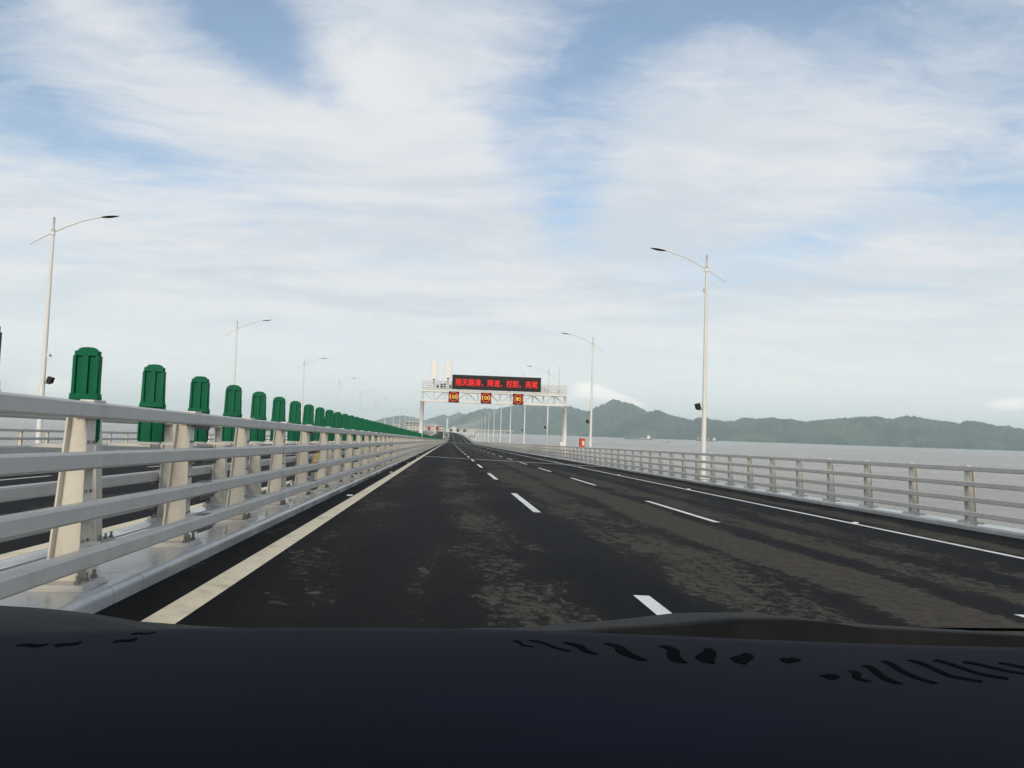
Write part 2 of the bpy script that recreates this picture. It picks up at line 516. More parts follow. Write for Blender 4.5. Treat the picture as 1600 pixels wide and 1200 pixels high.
# expansion joints: pale concrete headers right across the road
for y, wdt in ((60, 1.1), (395, 6)):
    for x0, x1 in ((-2.37, XR), (XL, -3.83)):
        mb = MB(); mb.quadstrip([[pt(x0, yy, .002), pt(x1, yy, .002)] for yy in (y, y + wdt)])
        struct(mb.build('expansion_joint', 'concrete_dry'))

# kerbs: rounded nose stones with open joints, flat coping behind
def kerb_profile(x_face, side):
    # side +1: the road lies at +x of the kerb
    r = .055
    pts = [(x_face, -.02)]
    for i in range(6):
        a = i / 5 * pi / 2
        pts.append((x_face - side * r * (1 - cos(a)), KT - r + r * sin(a)))
    pts.append((x_face - side * .30, KT + .004))
    pts.append((x_face - side * .30, -.02))
    return pts
def kerb_row(parent, x_face, side, y0, near, lengths, yfar):
    prof_ = kerb_profile(x_face, side)
    zb = cross(x_face)
    def seg(mb, ya, yb, nn=1):
        rows = []
        for i in range(nn + 1):
            y = ya + (yb - ya) * i / nn
            base = pt(x_face, y)
            rows.append([Vector((base.x + (px - x_face), y, base.z + pz)) for px, pz in prof_])
        o = len(mb.v); mb.quadstrip(rows, False)
        k_ = len(prof_)
        mb.f.append(tuple(o + j for j in reversed(range(k_)))); e_ = o + nn * k_
        mb.f.append(tuple(e_ + j for j in range(k_)))
    y = y0; i = 0
    while y < near:
        L = lengths[i % len(lengths)]; i += 1
        mb = MB(); seg(mb, y + .005, y + L - .005)
        mb.build('kerb_stone', 'concrete', parent); y += L
    mb = MB(); ys = yspan(y, yfar)
    for a, c in zip(ys[:-1], ys[1:]): seg(mb, a + .006, c - .006)
    f = mb.build('kerb_stone', 'concrete', parent); f['kind'] = 'stuff'
mb = MB()
mb.quadstrip([[Vector((pt(x, y).x, y, pt(MED, y).z + pz)) for x, pz in ((-3.60, .10), (-3.58, .111), (-2.62, .111), (-2.60, .10))] for y in yspan(-10, YEND)])
median = struct(mb.build('median_kerb', 'concrete'))
kerb_row(median, -2.40, 1, 1.10, 48, (2.15, .55), YEND)
kerb_row(median, -3.80, -1, 1.10, 48, (2.15, .55), YEND)
mb = MB()
mb.quadstrip([[Vector((pt(x, y).x, y, pt(12.3, y).z + pz)) for x, pz in ((XR + .25, KT), (12.80, KT), (12.81, -.5))] for y in yspan(-10, YEND)])
kr = struct(mb.build('outer_kerb', 'concrete'))
kerb_row(kr, XR, -1, 12.0, 48, (2.25,), YEND)
mb = MB()
mb.quadstrip([[Vector((pt(x, y).x, y, pt(-18.5, y).z + pz)) for x, pz in ((-19.03, -.5), (-19.02, KT), (XL - .25, KT))] for y in yspan(-10, YEND)])
kl = struct(mb.build('outer_kerb', 'concrete'))
kerb_row(kl, XL, 1, 12.0, 40, (4.5,), YEND)

# ------------------------------------------------------------------ steel barriers
SP = 2.25
RAILZ = (1.283, .923, .563, .223)
RH, RD = .122, .125
def post_mesh(side, H=1.215):
    s = side
    mb = MB()
    t = .014; wy = .068
    # front flange (road side, x=0), back flange leaning, web between
    def sl(xa0, xb0, xa1, xb1, ya, yb):
        mb.hexa([(s * xa0, ya, 0), (s * xb0, ya, 0), (s * xb0, yb, 0), (s * xa0, yb, 0), (s * xa1, ya, H), (s * xb1, ya, H), (s * xb1, yb, H), (s * xa1, yb, H)])
    sl(-t, 0, -t, 0, -wy, wy)
    sl(-.230, -.230 + t, -.150, -.150 + t, -wy, wy)
    sl(-.230 + t, -t, -.150 + t, -t, -.009, .009)
    for zz in RAILZ[1:]:
        mb.box((s * .010, 0, zz - .01), (.020, .11, .07))
    mb.box((s * -.03, 0, H + .004), (.17, .17, .016))
    mb.box((0, 0, RAILZ[0] + RH / 2 - .022), (.10, .20, .016))
    return mb.mesh('post', 'cream')
def plate_mesh(side):
    mb = MB()
    mb.box((side * -.115, 0, .026), (.40, .36, .028))
    mb.box((side * -.115, 0, .008), (.44, .40, .012))
    return mb.mesh('base_plate', 'rail')
def bolts_mesh(side):
    mb = MB()
    for ax in (-.29, .03):
        for ay in (-.13, 0, .13):
            mb.tube([(side * ax, ay, .03), (side * ax, ay, .10)], .013, 6)
            mb.tube([(side * ax, ay, .036), (side * ax, ay, .06)], .024, 6)
    for zz in (.33, .69, 1.05):
        for ay in (-.04, .04): mb.box((side * .004, ay, zz), (.018, .022, .022))
    return mb.mesh('bolts', 'steel')
def rail_box(mb, side, xc, zc, ya, yb, place=None):
    # slightly rounded box section
    a, b_, c = RD / 2, RH / 2, .016
    sec = [(-a + c, -b_), (a - c, -b_), (a, -b_ + c), (a, b_ - c), (a - c, b_), (-a + c, b_), (-a, b_ - c), (-a, -b_ + c)]
    rows = []
    for y in (ya, yb):
        rows.append([Vector((xc + px, y, zc + pz)) if place is None else place(xc + px, y, zc + pz) for px, pz in sec])
    o = len(mb.v); mb.quadstrip(rows, True)
    mb.f.append(tuple(o + j for j in range(8))); mb.f.append(tuple(o + 8 + j for j in reversed(range(8))))
def rail_x(side, i): return side * (.0 if i == 0 else .083)
def barrier(name, label, x, side, zoff, yfirst, ynear, yfar, detail=True):
    root = empty(name, pt(x, yfirst, 0), label, 'barrier')
    org = root.location.copy()
    def kz(y): return pt(x, y).z + zoff
    pm, plm, bm_ = post_mesh(side), plate_mesh(side), bolts_mesh(side)
    y = yfirst; i = 0
    tilt = atan(G)
    while y < ynear:
        p = add('post', pm, root, Vector((x + curve(y), y, kz(y) + .03)) - org)
        add('base_plate', plm, p, (0, 0, -.03))
        if y < 35 and detail and x < 0: add('bolts', bm_, p, (0, 0, -.03))['kind'] = 'stuff'
        y += SP
    ypost_far = y
    L = 3 * SP
    rm = []
    for j in range(4):
        mb = MB(); rail_box(mb, side, rail_x(side, j), 0, .004, L - .004)
        rm.append(mb.mesh('rail', 'rail'))
    sb = MB()
    for q in range(6):
        for dx in (-.03, .03):
            sb.tube([(dx, L - .22 + q * .085, -RH / 2 - .045), (dx, L - .22 + q * .085, -RH / 2 + .004)], .013, 5)
    sb.box((0, L, -RH / 2 - .006), (.10, .56, .010))
    sb.box((0, L, RH / 2 + .004), (.09, .20, .012))
    sbm = sb.mesh('splice_plate', 'steel')
    y = yfirst + .25 - L
    while y < ynear:
        for j in range(4):
            o = add('rail', rm[j], root, Vector((x + curve(y), y, kz(y) + RAILZ[j])) - org, (tilt, 0, 0))
            if detail and x < 0 and y < 30: add('splice_plate', sbm, o, (rail_x(side, j), 0, 0))['kind'] = 'stuff'
        y += L
    # the distant run, too small to pick apart
    mb = MB()
    ys = yspan(y, yfar)
    for a, c in zip(ys[:-1], ys[1:]):
        for j in range(4):
            rail_box(mb, side, rail_x(side, j), RAILZ[j], a, c, lambda px, yy, pz: Vector((x + curve(yy) + px, yy, kz(yy) + pz)) - org)
    f = mb.build('far_rails', 'rail', root); f['kind'] = 'stuff'
    mb = MB(); y = ypost_far
    while y < min(yfar, 950):
        zz = kz(y)
        for c, d in (((x - side * .006, y, zz + .62), (.014, .15, 1.20)), ((x - side * .235, y, zz + .62), (.014, .15, 1.20)), ((x - side * .12, y, zz + .62), (.216, .018, 1.20))):
            mb.box(Vector((c[0] + curve(y), c[1], c[2])) - org, d)
        y += SP
    f = mb.build('far_posts', 'cream', root); f['kind'] = 'stuff'
    return root
zmed = cross(MED) + .111
barrier('median_barrier', 'near grey rail barrier on cream posts along the left edge of our carriageway', -2.62, 1, zmed - cross(-2.62), 5.92 - 2 * SP, 68, 1500)
barrier('median_barrier', 'second rail barrier behind the green panels, facing the opposite carriageway', -3.70, -1, zmed - cross(-3.70), 5.92 - SP, 60, 1500)
barrier('bridge_parapet', 'grey four-rail parapet on cream posts along the sea on the right', 12.46, -1, KT + .008, 17.6 - 2 * SP, 75, 1700)
barrier('bridge_parapet', 'far left four-rail parapet beyond the opposite carriageway', -18.68, 1, KT + .008, 17.6 - SP, 60, 1700, False)

# ------------------------------------------------------------------ green anti-glare panels
def panel_mesh():
    mb = MB()
    H = .81
    half = [(.125, 0), (.130, .03), (.130, .355), (.134, .365), (.134, .385), (.122, .405), (.117, .60), (.109, .615), (.105, .762), (.100, .776), (.082, .782), (.074, .797), (.050, .807), (0, .812)]
    poly = [Vector((x, -.008, z)) for x, z in half] + [Vector((-x, -.008, z)) for x, z in reversed(half[:-1])]
    mb.prism(poly, (0, .016, 0))
    for sy in (-1, 1):
        yc = sy * .018
        for xc, wd, za, zb in ((-.094, .024, .41, .735), (.094, .024, .41, .735), (0, .044, .41, .735), (0, .235, .366, .412), (0, .016, .02, .355), (-.116, .014, .02, .355), (.116, .014, .02, .355)):
            mb.box((xc, yc, (za + zb) / 2), (wd, .036, zb - za))
        mb.box((0, yc, .756), (.19, .034, .040))
        mb.tube([(0, yc - .021, .752), (0, yc + .021, .752)], .012, 6)
    return mb.mesh('green_panel', 'green')
PM = panel_mesh()
brm = MB(); brm.box((-.20, 0, -.035), (.42, .05, .03)); brm.box((0, 0, -.012), (.20, .07, .02))
BRM = brm.mesh('bracket', 'rail')
ordn = ['nearest', 'second nearest', 'third nearest', 'fourth nearest', 'fifth nearest', 'sixth nearest', 'seventh nearest', 'eighth nearest', 'ninth nearest', 'tenth nearest', 'eleventh nearest', 'twelfth nearest', 'thirteenth nearest', 'fourteenth nearest', 'fifteenth nearest', 'sixteenth nearest', 'seventeenth nearest', 'eighteenth nearest']
yb = 5.305; i = 0
farp = MB()
while yb < 720:
    p = pt(MED + .02, yb, 0); p.z = pt(0, yb).z + 1.232
    if yb < 300:
        o = add('glare_panel', PM, None, p)
        o.rotation_euler = (0, 0, radians(random.uniform(-3, 3)))
        if i == 0: lb = 'green anti-glare panel cut off by the left edge of the picture'
        elif i < 19: lb = '%s whole green anti-glare panel above the median rail' % ordn[i - 1]
        else: lb = 'green anti-glare panel in the far overlapping run of the median row'
        tag(o, lb, 'panel', 'green anti-glare panels along the median')
        if yb < 40: add('bracket', BRM, o, (0, 0, 0))
    else:
        farp.box((p.x, p.y, p.z + .4), (.25, .05, .8))
    yb += 1.5; i += 1
o = farp.build('glare_panel_run', 'green'); struct(o, 'stuff'); tag(o, 'thin green band of anti-glare panels at the far dip of the median', 'panels')

# ------------------------------------------------------------------ street lamps
def lamp_proto(side):
    # side: direction of the arm over the road (-1: towards -x)
    root = empty('street_lamp')
    s = side
    mb = MB(); mb.tube([(0, 0, 0), (0, 0, .25), (0, 0, 6), (0, 0, 11.1), (0, 0, 11.9)], [.15, .135, .105, .065, .045], 14)
    mb.build('pole', 'white', root, smooth=True)
    mb = MB(); mb.box((0, 0, .02), (.5, .5, .04)); mb.tube([(0, 0, .04), (0, 0, .30)], [.19, .14], 12)
    mb.build('base', 'white', root)
    mb = MB(); mb.box((s * .12, 0, -.32), (1.1, 1.0, .62)); mb.build('plinth', 'concrete_dry', root)
    mb = MB()
    P_ = [Vector((-s * 1.05, 0, 10.50)), Vector((-s * .5, 0, 10.86)), Vector((0, 0, 11.14)), Vector((s * .7, 0, 11.50)), Vector((s * 1.4, 0, 11.80)), Vector((s * 2.1, 0, 12.0)), Vector((s * 2.35, 0, 12.05))]
    mb.tube(P_, [.028, .032, .036, .034, .032, .030, .030], 8)
    mb.build('arm', 'white', root, smooth=True)
    mb = MB(); mb.tube([(0, 0, 11.0), (0, 0, 11.28)], .10, 10); mb.build('collar', 'white', root, smooth=True)
    mb = MB(); mb.tube([(-s * .95, 0, 10.52), (-s * .6, 0, 10.50), (-s * .3, 0, 10.36), (0, 0, 10.1)], .012, 6); mb.build('brace', 'white', root)
    # lamp head: shallow pod, glazed underside
    mb = MB(); rows = []
    for i_ in range(9):
        u = i_ / 8; hw = .015 + .155 * sin(pi * min(1, u * .93 + .07)) ** .8; ht = .02 + .085 * sin(pi * (u * .9 + .06))
        rows.append([Vector((s * (2.25 + .85 * u), cos(a) * hw, 12.02 + .12 * u + max(0, sin(a)) * ht - (.0 if sin(a) > 0 else 0))) for a in [pi * q / 8 for q in range(9)]])
    mb.quadstrip(rows); hd = mb.build('lamp_head', 'white', root, smooth=True)
    mb = MB(); rows = []
    for i_ in range(9):
        u = i_ / 8; hw = (.015 + .155 * sin(pi * min(1, u * .93 + .07)) ** .8) * 1.03; ht = .012 + .045 * sin(pi * (u * .9 + .06))
        rows.append([Vector((s * (2.25 + .85 * u), cos(a) * hw, 12.022 + .12 * u - sin(a) * ht)) for a in [pi * q / 8 for q in range(9)]])
    mb.quadstrip(rows); mb.build('lens', 'lens', hd, smooth=True)
    return root
def floodlight(root, s, z):
    mb = MB()
    T = Matrix.Translation((s * .34, 0, z)) @ Matrix.Rotation(s * radians(18), 4, 'Y')
    mb.box((0, 0, .05), (.22, .30, .30), T)
    mb.box((-s * .02, 0, -.13), (.12, .2, .06), T)
    mb.tube([(0, 0, z - .12), (s * .2, 0, z - .12), (s * .3, 0, z - .06)], .025, 6)
    mb.build('floodlight', 'black', root)
proto = {-1: lamp_proto(-1), 1: lamp_proto(1)}
first = {-1: True, 1: True}
words = ['nearest', 'second', 'third', 'fourth', 'fifth', 'sixth', 'seventh', 'eighth', 'ninth', 'tenth', 'eleventh', 'twelfth', 'thirteenth', 'fourteenth']
for s, x in ((-1, 13.45), (1, -19.9)):
    for i in range(42):
        y = 39.6 + 32.4 * i if s < 0 else 39.4 + 33.4 * i
        if first[s]: o = proto[s]; first[s] = False
        else: o = copy_tree(proto[s])
        p = pt(x, y, 0); p.z = pt(12.3 if s < 0 else -18.5, y).z + KT - .02
        o.location = p
        sd = 'right' if s < 0 else 'left'
        if i < 14:
            lb = ('%s white street lamp counted along the seaward right parapet' if s < 0 else '%s white street lamp counted along the far left side') % words[i]
        else:
            lb = 'white street lamp in the dense distant row on the %s side' % sd
        tag(o, lb, 'street lamp', 'street lamps on the %s side of the bridge' % sd)
    # lamps with a floodlight box on the pole
lamps = [o for o in COL.objects if o.name.startswith('street_lamp') and o.parent is None]
for o in lamps:
    if o.location.y < 180:
        floodlight(o, -1 if o.location.x > 0 else 1, 3.75)
    if o.location.x < 0 and o.location.y < 60:
        mb = MB(); mb.tube([(.1, 0, 4.95), (.22, 0, 5.02)], .035, 8); mb.tube([(.20, 0, 4.95), (.24, -.02, 5.06), (.30, -.05, 5.02)], [.06, .085, .05], 10)
        mb.build('camera_dome', 'antenna', o, smooth=True)
        mb = MB(); mb.box((.33, -.06, 4.98), (.06, .06, .05)); mb.build('camera_lens', 'black', o)
    if o.location.x > 0 and o.location.y < 60:
        mb = MB(); mb.box((-.13, 0, 10.0), (.07, .09, .22)); mb.build('sensor_box', 'rail', o)

# ------------------------------------------------------------------ sign gantry
def text_mesh(body, size, bold, name):
    c = bpy.data.curves.new(name, 'FONT'); c.body = body; c.size = size; c.align_x = 'CENTER'; c.align_y = 'CENTER'; c.offset = bold; c.resolution_u = 3
    t = bpy.data.objects.new(name, c); COL.objects.link(t)
    bpy.context.view_layer.update()
    me = bpy.data.meshes.new_from_object(t.evaluated_get(bpy.context.evaluated_depsgraph_get()))
    bpy.data.objects.remove(t); return me
def text_obj(body, width, height, bold, mat, name, parent, loc):
    me = text_mesh(body, 1.0, bold, name)
    xs = [v.co.x for v in me.vertices]; ys = [v.co.y for v in me.vertices]
    w0, h0 = max(xs) - min(xs), max(ys) - min(ys); cx, cy = (max(xs) + min(xs)) / 2, (max(ys) + min(ys)) / 2
    for v in me.vertices:
        v.co = Vector(((v.co.x - cx) * width / w0, 0, (v.co.y - cy) * height / h0))
    me.materials.clear(); me.materials.append(MAT[mat])
    return add(name, me, parent, loc)
def gantry(name, label, y, xa, xb, simple=False):
    road0 = pt(0, y).z; ref = pt(0, y)
    root = empty(name, (ref.x, y, road0), label, 'gantry')
    zb, zt = 5.82, 6.98                     # chord heights above the carriageway line
    dep = .95
    def bar(nm, a, c, r, sq=True, mat='white'):
        mb = MB(); mb.tube([a, c], r, 4 if sq else 12); return mb.build(nm, mat, root, smooth=not sq)
    for x in (xa, xb):
        foot = cross(MED if abs(x - MED) < 1 else 12.3) + .1
        for yy in (-dep / 2, dep / 2):
            bar('leg', (x, yy, foot), (x, yy, zb - .05), .19, False)
            mb = MB(); mb.box((x, yy, foot + .02), (.5, .5, .04)); mb.build('foot_plate', 'white', root)
            bar('end_post', (x, yy, zb), (x, yy, zt), .09)
        bar('knee_brace', (x, -dep / 2, zb - .75), (x + (.5 if x < 0 else -.5), -dep / 2, zb), .05)
        bar('end_tie', (x, -dep / 2, zb), (x, dep / 2, zb), .07); bar('end_tie', (x, -dep / 2, zt), (x, dep / 2, zt), .07)
    for yy in (-dep / 2, dep / 2):
        for zz in (zb, zt):
            mb = MB(); mb.box(((xa + xb) / 2, yy, zz), (xb - xa + .3, .20, .23)); mb.build('chord', 'white', root)
        nb = 13
        for i in range(nb):
            x0 = xa + (xb - xa) * i / nb; x1 = xa + (xb - xa) * (i + 1) / nb
            bar('truss_diagonal', (x0, yy, zt if i % 2 == 0 else zb), (x1, yy, zb if i % 2 == 0 else zt), .05)
            if i: bar('truss_upright', (x0, yy, zb), (x0, yy, zt), .055)
    if not simple:
        mb = MB(); mb.box(((xa + xb) / 2, 0, zt + .13), (xb - xa, dep + .2, .05)); mb.build('catwalk', 'rail', root)
        for yy in (-dep / 2 - .1, dep / 2 + .1):
            for x0, x1 in ((xa, .2), (10.7, xb)):
                for zz in (zt + .35, zt + .62, zt + .88, zt + 1.12): bar('guard_rail', (x0, yy, zz), (x1, yy, zz), .032)
                n_ = 5
                for i in range(n_ + 1):
                    x = x0 + (x1 - x0) * i / n_; bar('guard_post', (x, yy, zt + .1), (x, yy, zt + 1.14), .04)
        mb = MB(); mb.box((xb - .35, -dep / 2 - .05, 1.15), (.42, .30, .85)); mb.build('control_cabinet', 'white', root)
        for x, sz in ((-.95, .50), (-.58, .62), (.04, .42), (-1.42, .40)):
            mb = MB(); mb.box((x, 0, zt + .35 + sz / 2), (.26, .3, sz)); mb.build('equipment_box', 'black', root)
        for x, sz in ((11.05, .45), (11.4, .3)):
            mb = MB(); mb.box((x, 0, zt + .3 + sz / 2), (.22, .3, sz)); mb.build('equipment_box', 'rail', root)
    return root, root.location.copy()
GY = 89.0
xa, xb = -3.12, 13.5
g, go = gantry('sign_gantry', 'white truss gantry carrying the red message sign over our carriageway', GY, xa, xb)
front = go.y - .475
def zrel(z): return CAMZ + z
# message sign
ms = empty('message_sign', (go.x + 5.35, front - .30, CAMZ + 4.72), 'wide black electronic message sign with red Chinese characters on the gantry', 'sign')
mb = MB(); mb.box((0, .1, .83), (10.25, .42, 1.66)); mb.build('housing', 'black', ms)
mb = MB(); mb.box((0, -.125, .83), (9.95, .02, 1.42)); mb.build('screen', 'sign_black', ms)
text_obj('雨天路滑，降速、控距、亮尾', 9.45, .84, .008, 'led_red', 'lettering', ms, (0, -.15, .80))
for x in (-4.4, -1.5, 1.5, 4.4):
    mb = MB(); mb.box((x, .18, -.24), (.14, .14, .48)); mb.build('bracket', 'white', ms)
# speed limit signs
for body, x, lb in (('100', .47, 'left electronic speed limit sign reading 100 on the gantry'), ('100', 4.18, 'middle electronic speed limit sign reading 100 on the gantry'), ('80', 7.9, 'right electronic speed limit sign reading 80 on the gantry')):
    r = empty('speed_sign', (go.x + x, front - .14, CAMZ + 3.24), lb, 'sign', 'speed limit signs on the gantry')
    mb = MB(); mb.box((0, 0, .60), (1.18, .22, 1.20)); mb.build('housing', 'sign_maroon', r)
    mb = MB()
    for a, b_ in zip(range(32), range(1, 33)):
        p = [(.52 if k in (0, 3) else .435, ang) for k, ang in enumerate((a, a, b_, b_))]
        r0, r1 = .44, .54
        A, B = 2 * pi * a / 32, 2 * pi * b_ / 32
        o_ = len(mb.v)
        mb.v += [(r0 * cos(A), -.125, .6 + r0 * sin(A)), (r1 * cos(A), -.125, .6 + r1 * sin(A)), (r1 * cos(B), -.125, .6 + r1 * sin(B)), (r0 * cos(B), -.125, .6 + r0 * sin(B))]
        mb.f.append((o_, o_ + 1, o_ + 2, o_ + 3))
    mb.build('ring', 'led_ring', r)
    text_obj(body, .84 if len(body) == 3 else .58, .46, .0, 'led_amber', 'digits', r, (0, -.13, .60))
# panel antennas and whip
for x, z0, z1, lb in ((-1.88, 5.85, 7.85, 'outer cream panel antenna at the left end of the gantry'), (-.26, 6.02, 7.84, 'inner cream panel antenna next to the black message sign')):
    r = empty('panel_antenna', (go.x + x, go.y, CAMZ + 4.6), lb, 'antenna', 'panel antennas on the gantry')
    mb = MB()
    T = Matrix.Translation((0, 0, 0))
    poly = [Vector((xx_, yy_, z0 - 4.6)) for xx_, yy_ in ((-.37, -.06), (-.31, -.13), (.31, -.13), (.37, -.06), (.37, .08), (-.37, .08))]
    mb.prism(poly, (0, 0, z1 - z0)); mb.build('radome', 'antenna', r)
    mb = MB(); mb.tube([(0, .12, 0), (0, .12, z1 - 4.9)], .05, 8); mb.build('mast', 'white', r)
    mb = MB(); mb.tube([(0, 0, z0 - 4.75), (0, 0, z0 - 4.6)], [.10, .16], 8); mb.box((0, .05, z0 - 5.0), (.14, .2, .4)); mb.build('cable_box', 'steel', r)
r = empty('whip_antenna', (go.x + 12.7, go.y, CAMZ + 4.6), 'thin whip antenna on the right end of the gantry', 'antenna')
mb = MB(); mb.tube([(0, 0, 0), (0, 0, 3.3)], [.045, .025], 6); mb.build('rod', 'rail', r)
mb = MB(); mb.box((0, 0, .2), (.2, .2, .4)); mb.build('mount', 'rail', r)

# further gantries down the bridge
g2, g2o = gantry('sign_gantry', 'tiny far gantry with three dark signs over our carriageway', 425, xa, xb, True)
for i, x in enumerate((-.0, 3.75, 7.5)):
    o = MB(); o.box((0, 0, 0), (1.5, .3, 1.5)); oo = o.build('lane_sign', 'sign_black', None, (g2o.x + x, g2o.y - .75, g2o.z + 6.5))
    tag(oo, '%s of three tiny dark signs on the far gantry' % ('leftmost', 'middle', 'rightmost')[i], 'sign', 'dark lane signs on the far gantry')
    mb = MB(); mb.box((0, -.16, 0), (.7, .02, .18)); mb.box((0, -.16, .2), (.18, .02, .5)); mb.build('symbol', 'far_blue', oo)
g3, g3o = gantry('sign_gantry', 'tiny far gantry over the opposite carriageway with red signs', 350, -19.6, -3.0, True)
for i, x in enumerate((-9.7, -6.0)):
    o = MB(); o.box((0, 0, 0), (1.35, .3, 1.35)); oo = o.build('lane_sign', 'red', None, (g3o.x + x, g3o.y - .75, g3o.z + 6.5))
    tag(oo, '%s of two tiny red signs over the opposite carriageway' % ('left', 'right')[i], 'sign', 'red signs over the opposite carriageway')
    mb = MB(); mb.box((0, -.16, 0), (.5, .02, .5)); mb.build('symbol', 'sign_maroon', oo)

# ------------------------------------------------------------------ small roadside things
p = pt(13.15, 76.5); zk = pt(12.3, 76.5).z + KT - .01
r = empty('emergency_box', (13.05, 74.0, pt(12.3, 74).z + KT - .01), 'red emergency box on a post beside the second right lamp', 'box')
mb = MB(); mb.box((0, 0, 1.72), (.52, .34, .92)); mb.build('cabinet', 'red', r)
mb = MB(); mb.box((.08, -.178, 1.72), (.22, .012, .42)); mb.build('notice', 'line_cream', r)
mb = MB(); mb.box((0, 0, .64), (.14, .14, 1.28)); mb.build('post', 'white', r)
mb = MB(); mb.box((0, 0, .018), (.34, .34, .036)); mb.build('foot_plate', 'white', r)
for i, (y, lb) in enumerate(((18.9, 'nearer yellow hydrant between the median barriers'), (50.0, 'farther yellow hydrant between the median barriers'))):
    z = pt(MED, y).z + .111
    r = empty('hydrant', (MED + .02, y, z), lb, 'hydrant', 'yellow hydrants in the median')
    mb = MB(); mb.tube([(0, 0, 0), (0, 0, .62)], .055, 10); mb.tube([(0, 0, .62), (0, 0, .70), (0, 0, .76)], [.075, .07, .03], 10); mb.tube([(0, 0, 0), (0, 0, .03)], .11, 10)
    mb.build('barrel', 'yellow', r, smooth=False)
    mb = MB(); mb.tube([(-.13, 0, .52), (.13, 0, .52)], .035, 8); mb.build('outlet', 'yellow', r)
    mb = MB(); mb.tube([(-.15, 0, .52), (-.125, 0, .52)], .045, 8); mb.tube([(.125, 0, .52), (.15, 0, .52)], .045, 8); mb.build('caps', 'steel', r)['kind'] = 'stuff'
st = MB()
st.hexa([(-.07, -.05, 0), (.07, -.05, 0), (.07, .05, 0), (-.07, .05, 0), (-.05, -.03, .022), (.05, -.03, .022), (.05, .03, .022), (-.05, .03, .022)])
stm = st.mesh('stud', 'line_white')
for x, nm in ((-2.10, 'left'), (9.52, 'right')):
    for i in range(9):
        y = 17.3 + 12.4 * i
        o = add('road_stud', stm, None, pt(x, y, .001))
        lb = ('nearest white road stud beside the %s edge line' % nm) if i == 0 else '%s small white road stud counted along the %s edge line' % (words[i], nm)
        tag(o, lb, 'road stud', 'road studs along the %s edge line' % nm)

# ------------------------------------------------------------------ hills across the water
def hills(name, prof_, r_shore, r_ridge, label_seed, back=1.5):
    az0, az1 = prof_[0][0], prof_[-1][0]
    n_ = int((az1 - az0) / .06)
    def el(a):
        for (a0, e0), (a1, e1) in zip(prof_[:-1], prof_[1:]):
            if a0 <= a <= a1: return e0 + (e1 - e0) * (a - a0) / max(1e-6, a1 - a0)
        return prof_[-1][1]
    T = [0, .04, .1, .17, .25, .33, .42, .5, .58, .66, .74, .82, .9, 1.0, 1.12, 1.3, 1.6, 2.0]
    rows = []
    for t in T:
        row = []
        for i in range(n_ + 1):
            a = az0 + (az1 - az0) * i / n_; A = radians(a)
            sh = r_shore * (1 + .035 * noise.noise(Vector((a * .35, label_seed, 0))) + .012 * noise.noise(Vector((a * 1.7, label_seed, 3))))
            rr = sh + (r_ridge - r_shore) * t
            H = (el(a) / 1000) * (sh + (r_ridge - r_shore)) + CAMZ
            f = t ** .8 if t <= 1 else max(0, 1 - (t - 1) ** 1.3 * 1.0)
            sp = noise.fractal(Vector((a * 1.15 + t * .5, t * 1.1, label_seed)), 1.0, 2.0, 5)
            sp2 = noise.ridged_multi_fractal(Vector((a * .8, t * 1.4, label_seed + 9)), 1.0, 2.0, 4, 1.0, 2.0) - 1.0
            h = H * f * (1 + (.42 * sp + .16 * sp2) * (4 * t * (1 - t) if t < 1 else (0 if t == 1 else .3 * (2 - t))))
            if t == 1.0: h *= 1 + .055 * noise.fractal(Vector((a * 4.0, label_seed, 1)), 1.0, 2.0, 4)
            if t == 0: h = -2
            h = min(h, ((el(a) - .15) / 1000) * rr + CAMZ) if 0 < t < 1 else h
            row.append((rr * sin(A), rr * cos(A), max(h, -2)))
        rows.append(row)
    mb = MB(); mb.quadstrip(rows)
    return struct(mb.build(name, 'hill', smooth=True))
HA = [(-9, 0), (-6.52, 2.8), (-5.16, 9.8), (-4.7, 12.9), (-3.87, 15.9), (-3.31, 17.1), (-2.61, 15.8), (-2.13, 12.8), (-1.66, 12.3), (-1.33, 14.1), (-.96, 16.8), (-.4, 20.1), (-.02, 18.2), (.22, 18.4), (.73, 23.2), (1.17, 21.4), (1.9, 21), (3, 14), (5, 2)]
HB = [(-1.2, 0), (.2, 9), (.73, 15), (1.17, 20.4), (1.87, 25.2), (2.67, 30.0), (3.44, 29.4), (4.29, 32.4), (4.81, 34.6), (6.15, 36.8), (7.58, 38.0), (8.91, 36.2), (9.63, 33.2), (10.25, 29.8), (10.53, 31.6), (11.09, 37.3), (11.6, 40.0), (12.0, 45.2), (12.18, 47.6), (12.4, 46.0), (13.0, 43.4), (13.6, 41.4), (14.1, 37.5), (14.7, 32.4), (15.6, 25), (17.5, 10), (19, 0)]
HC = [(9.6, 0), (10.6, 6), (12, 11), (13.2, 19), (14.3, 27.5), (15.34, 34.8), (16.27, 29.1), (17.28, 25.5), (17.96, 23.0), (18.41, 26.4), (19.22, 24.8), (20.2, 22.5), (20.86, 23.2), (21.6, 27.9), (22.3, 26.2), (23.38, 28.7), (24.02, 26.6), (24.65, 27.3), (25.7, 24.2), (26.61, 26.9), (27.83, 29.2), (29.35, 32.1), (30.01, 32.5), (30.91, 29.4), (31.93, 33.5), (32.5, 32.9), (33.53, 30.0), (34.87, 26.2), (35.69, 30.0), (36.9, 24.8), (37.57, 24.4), (38.41, 20.9), (41, 24), (44, 17), (48, 22), (52, 9), (55, 0)]
hills('hills', HA, 13500, 15200, 1.3)
hills('hills', HB, 9800, 11800, 5.1)
hills('hills', HC, 8300, 9700, 8.8)

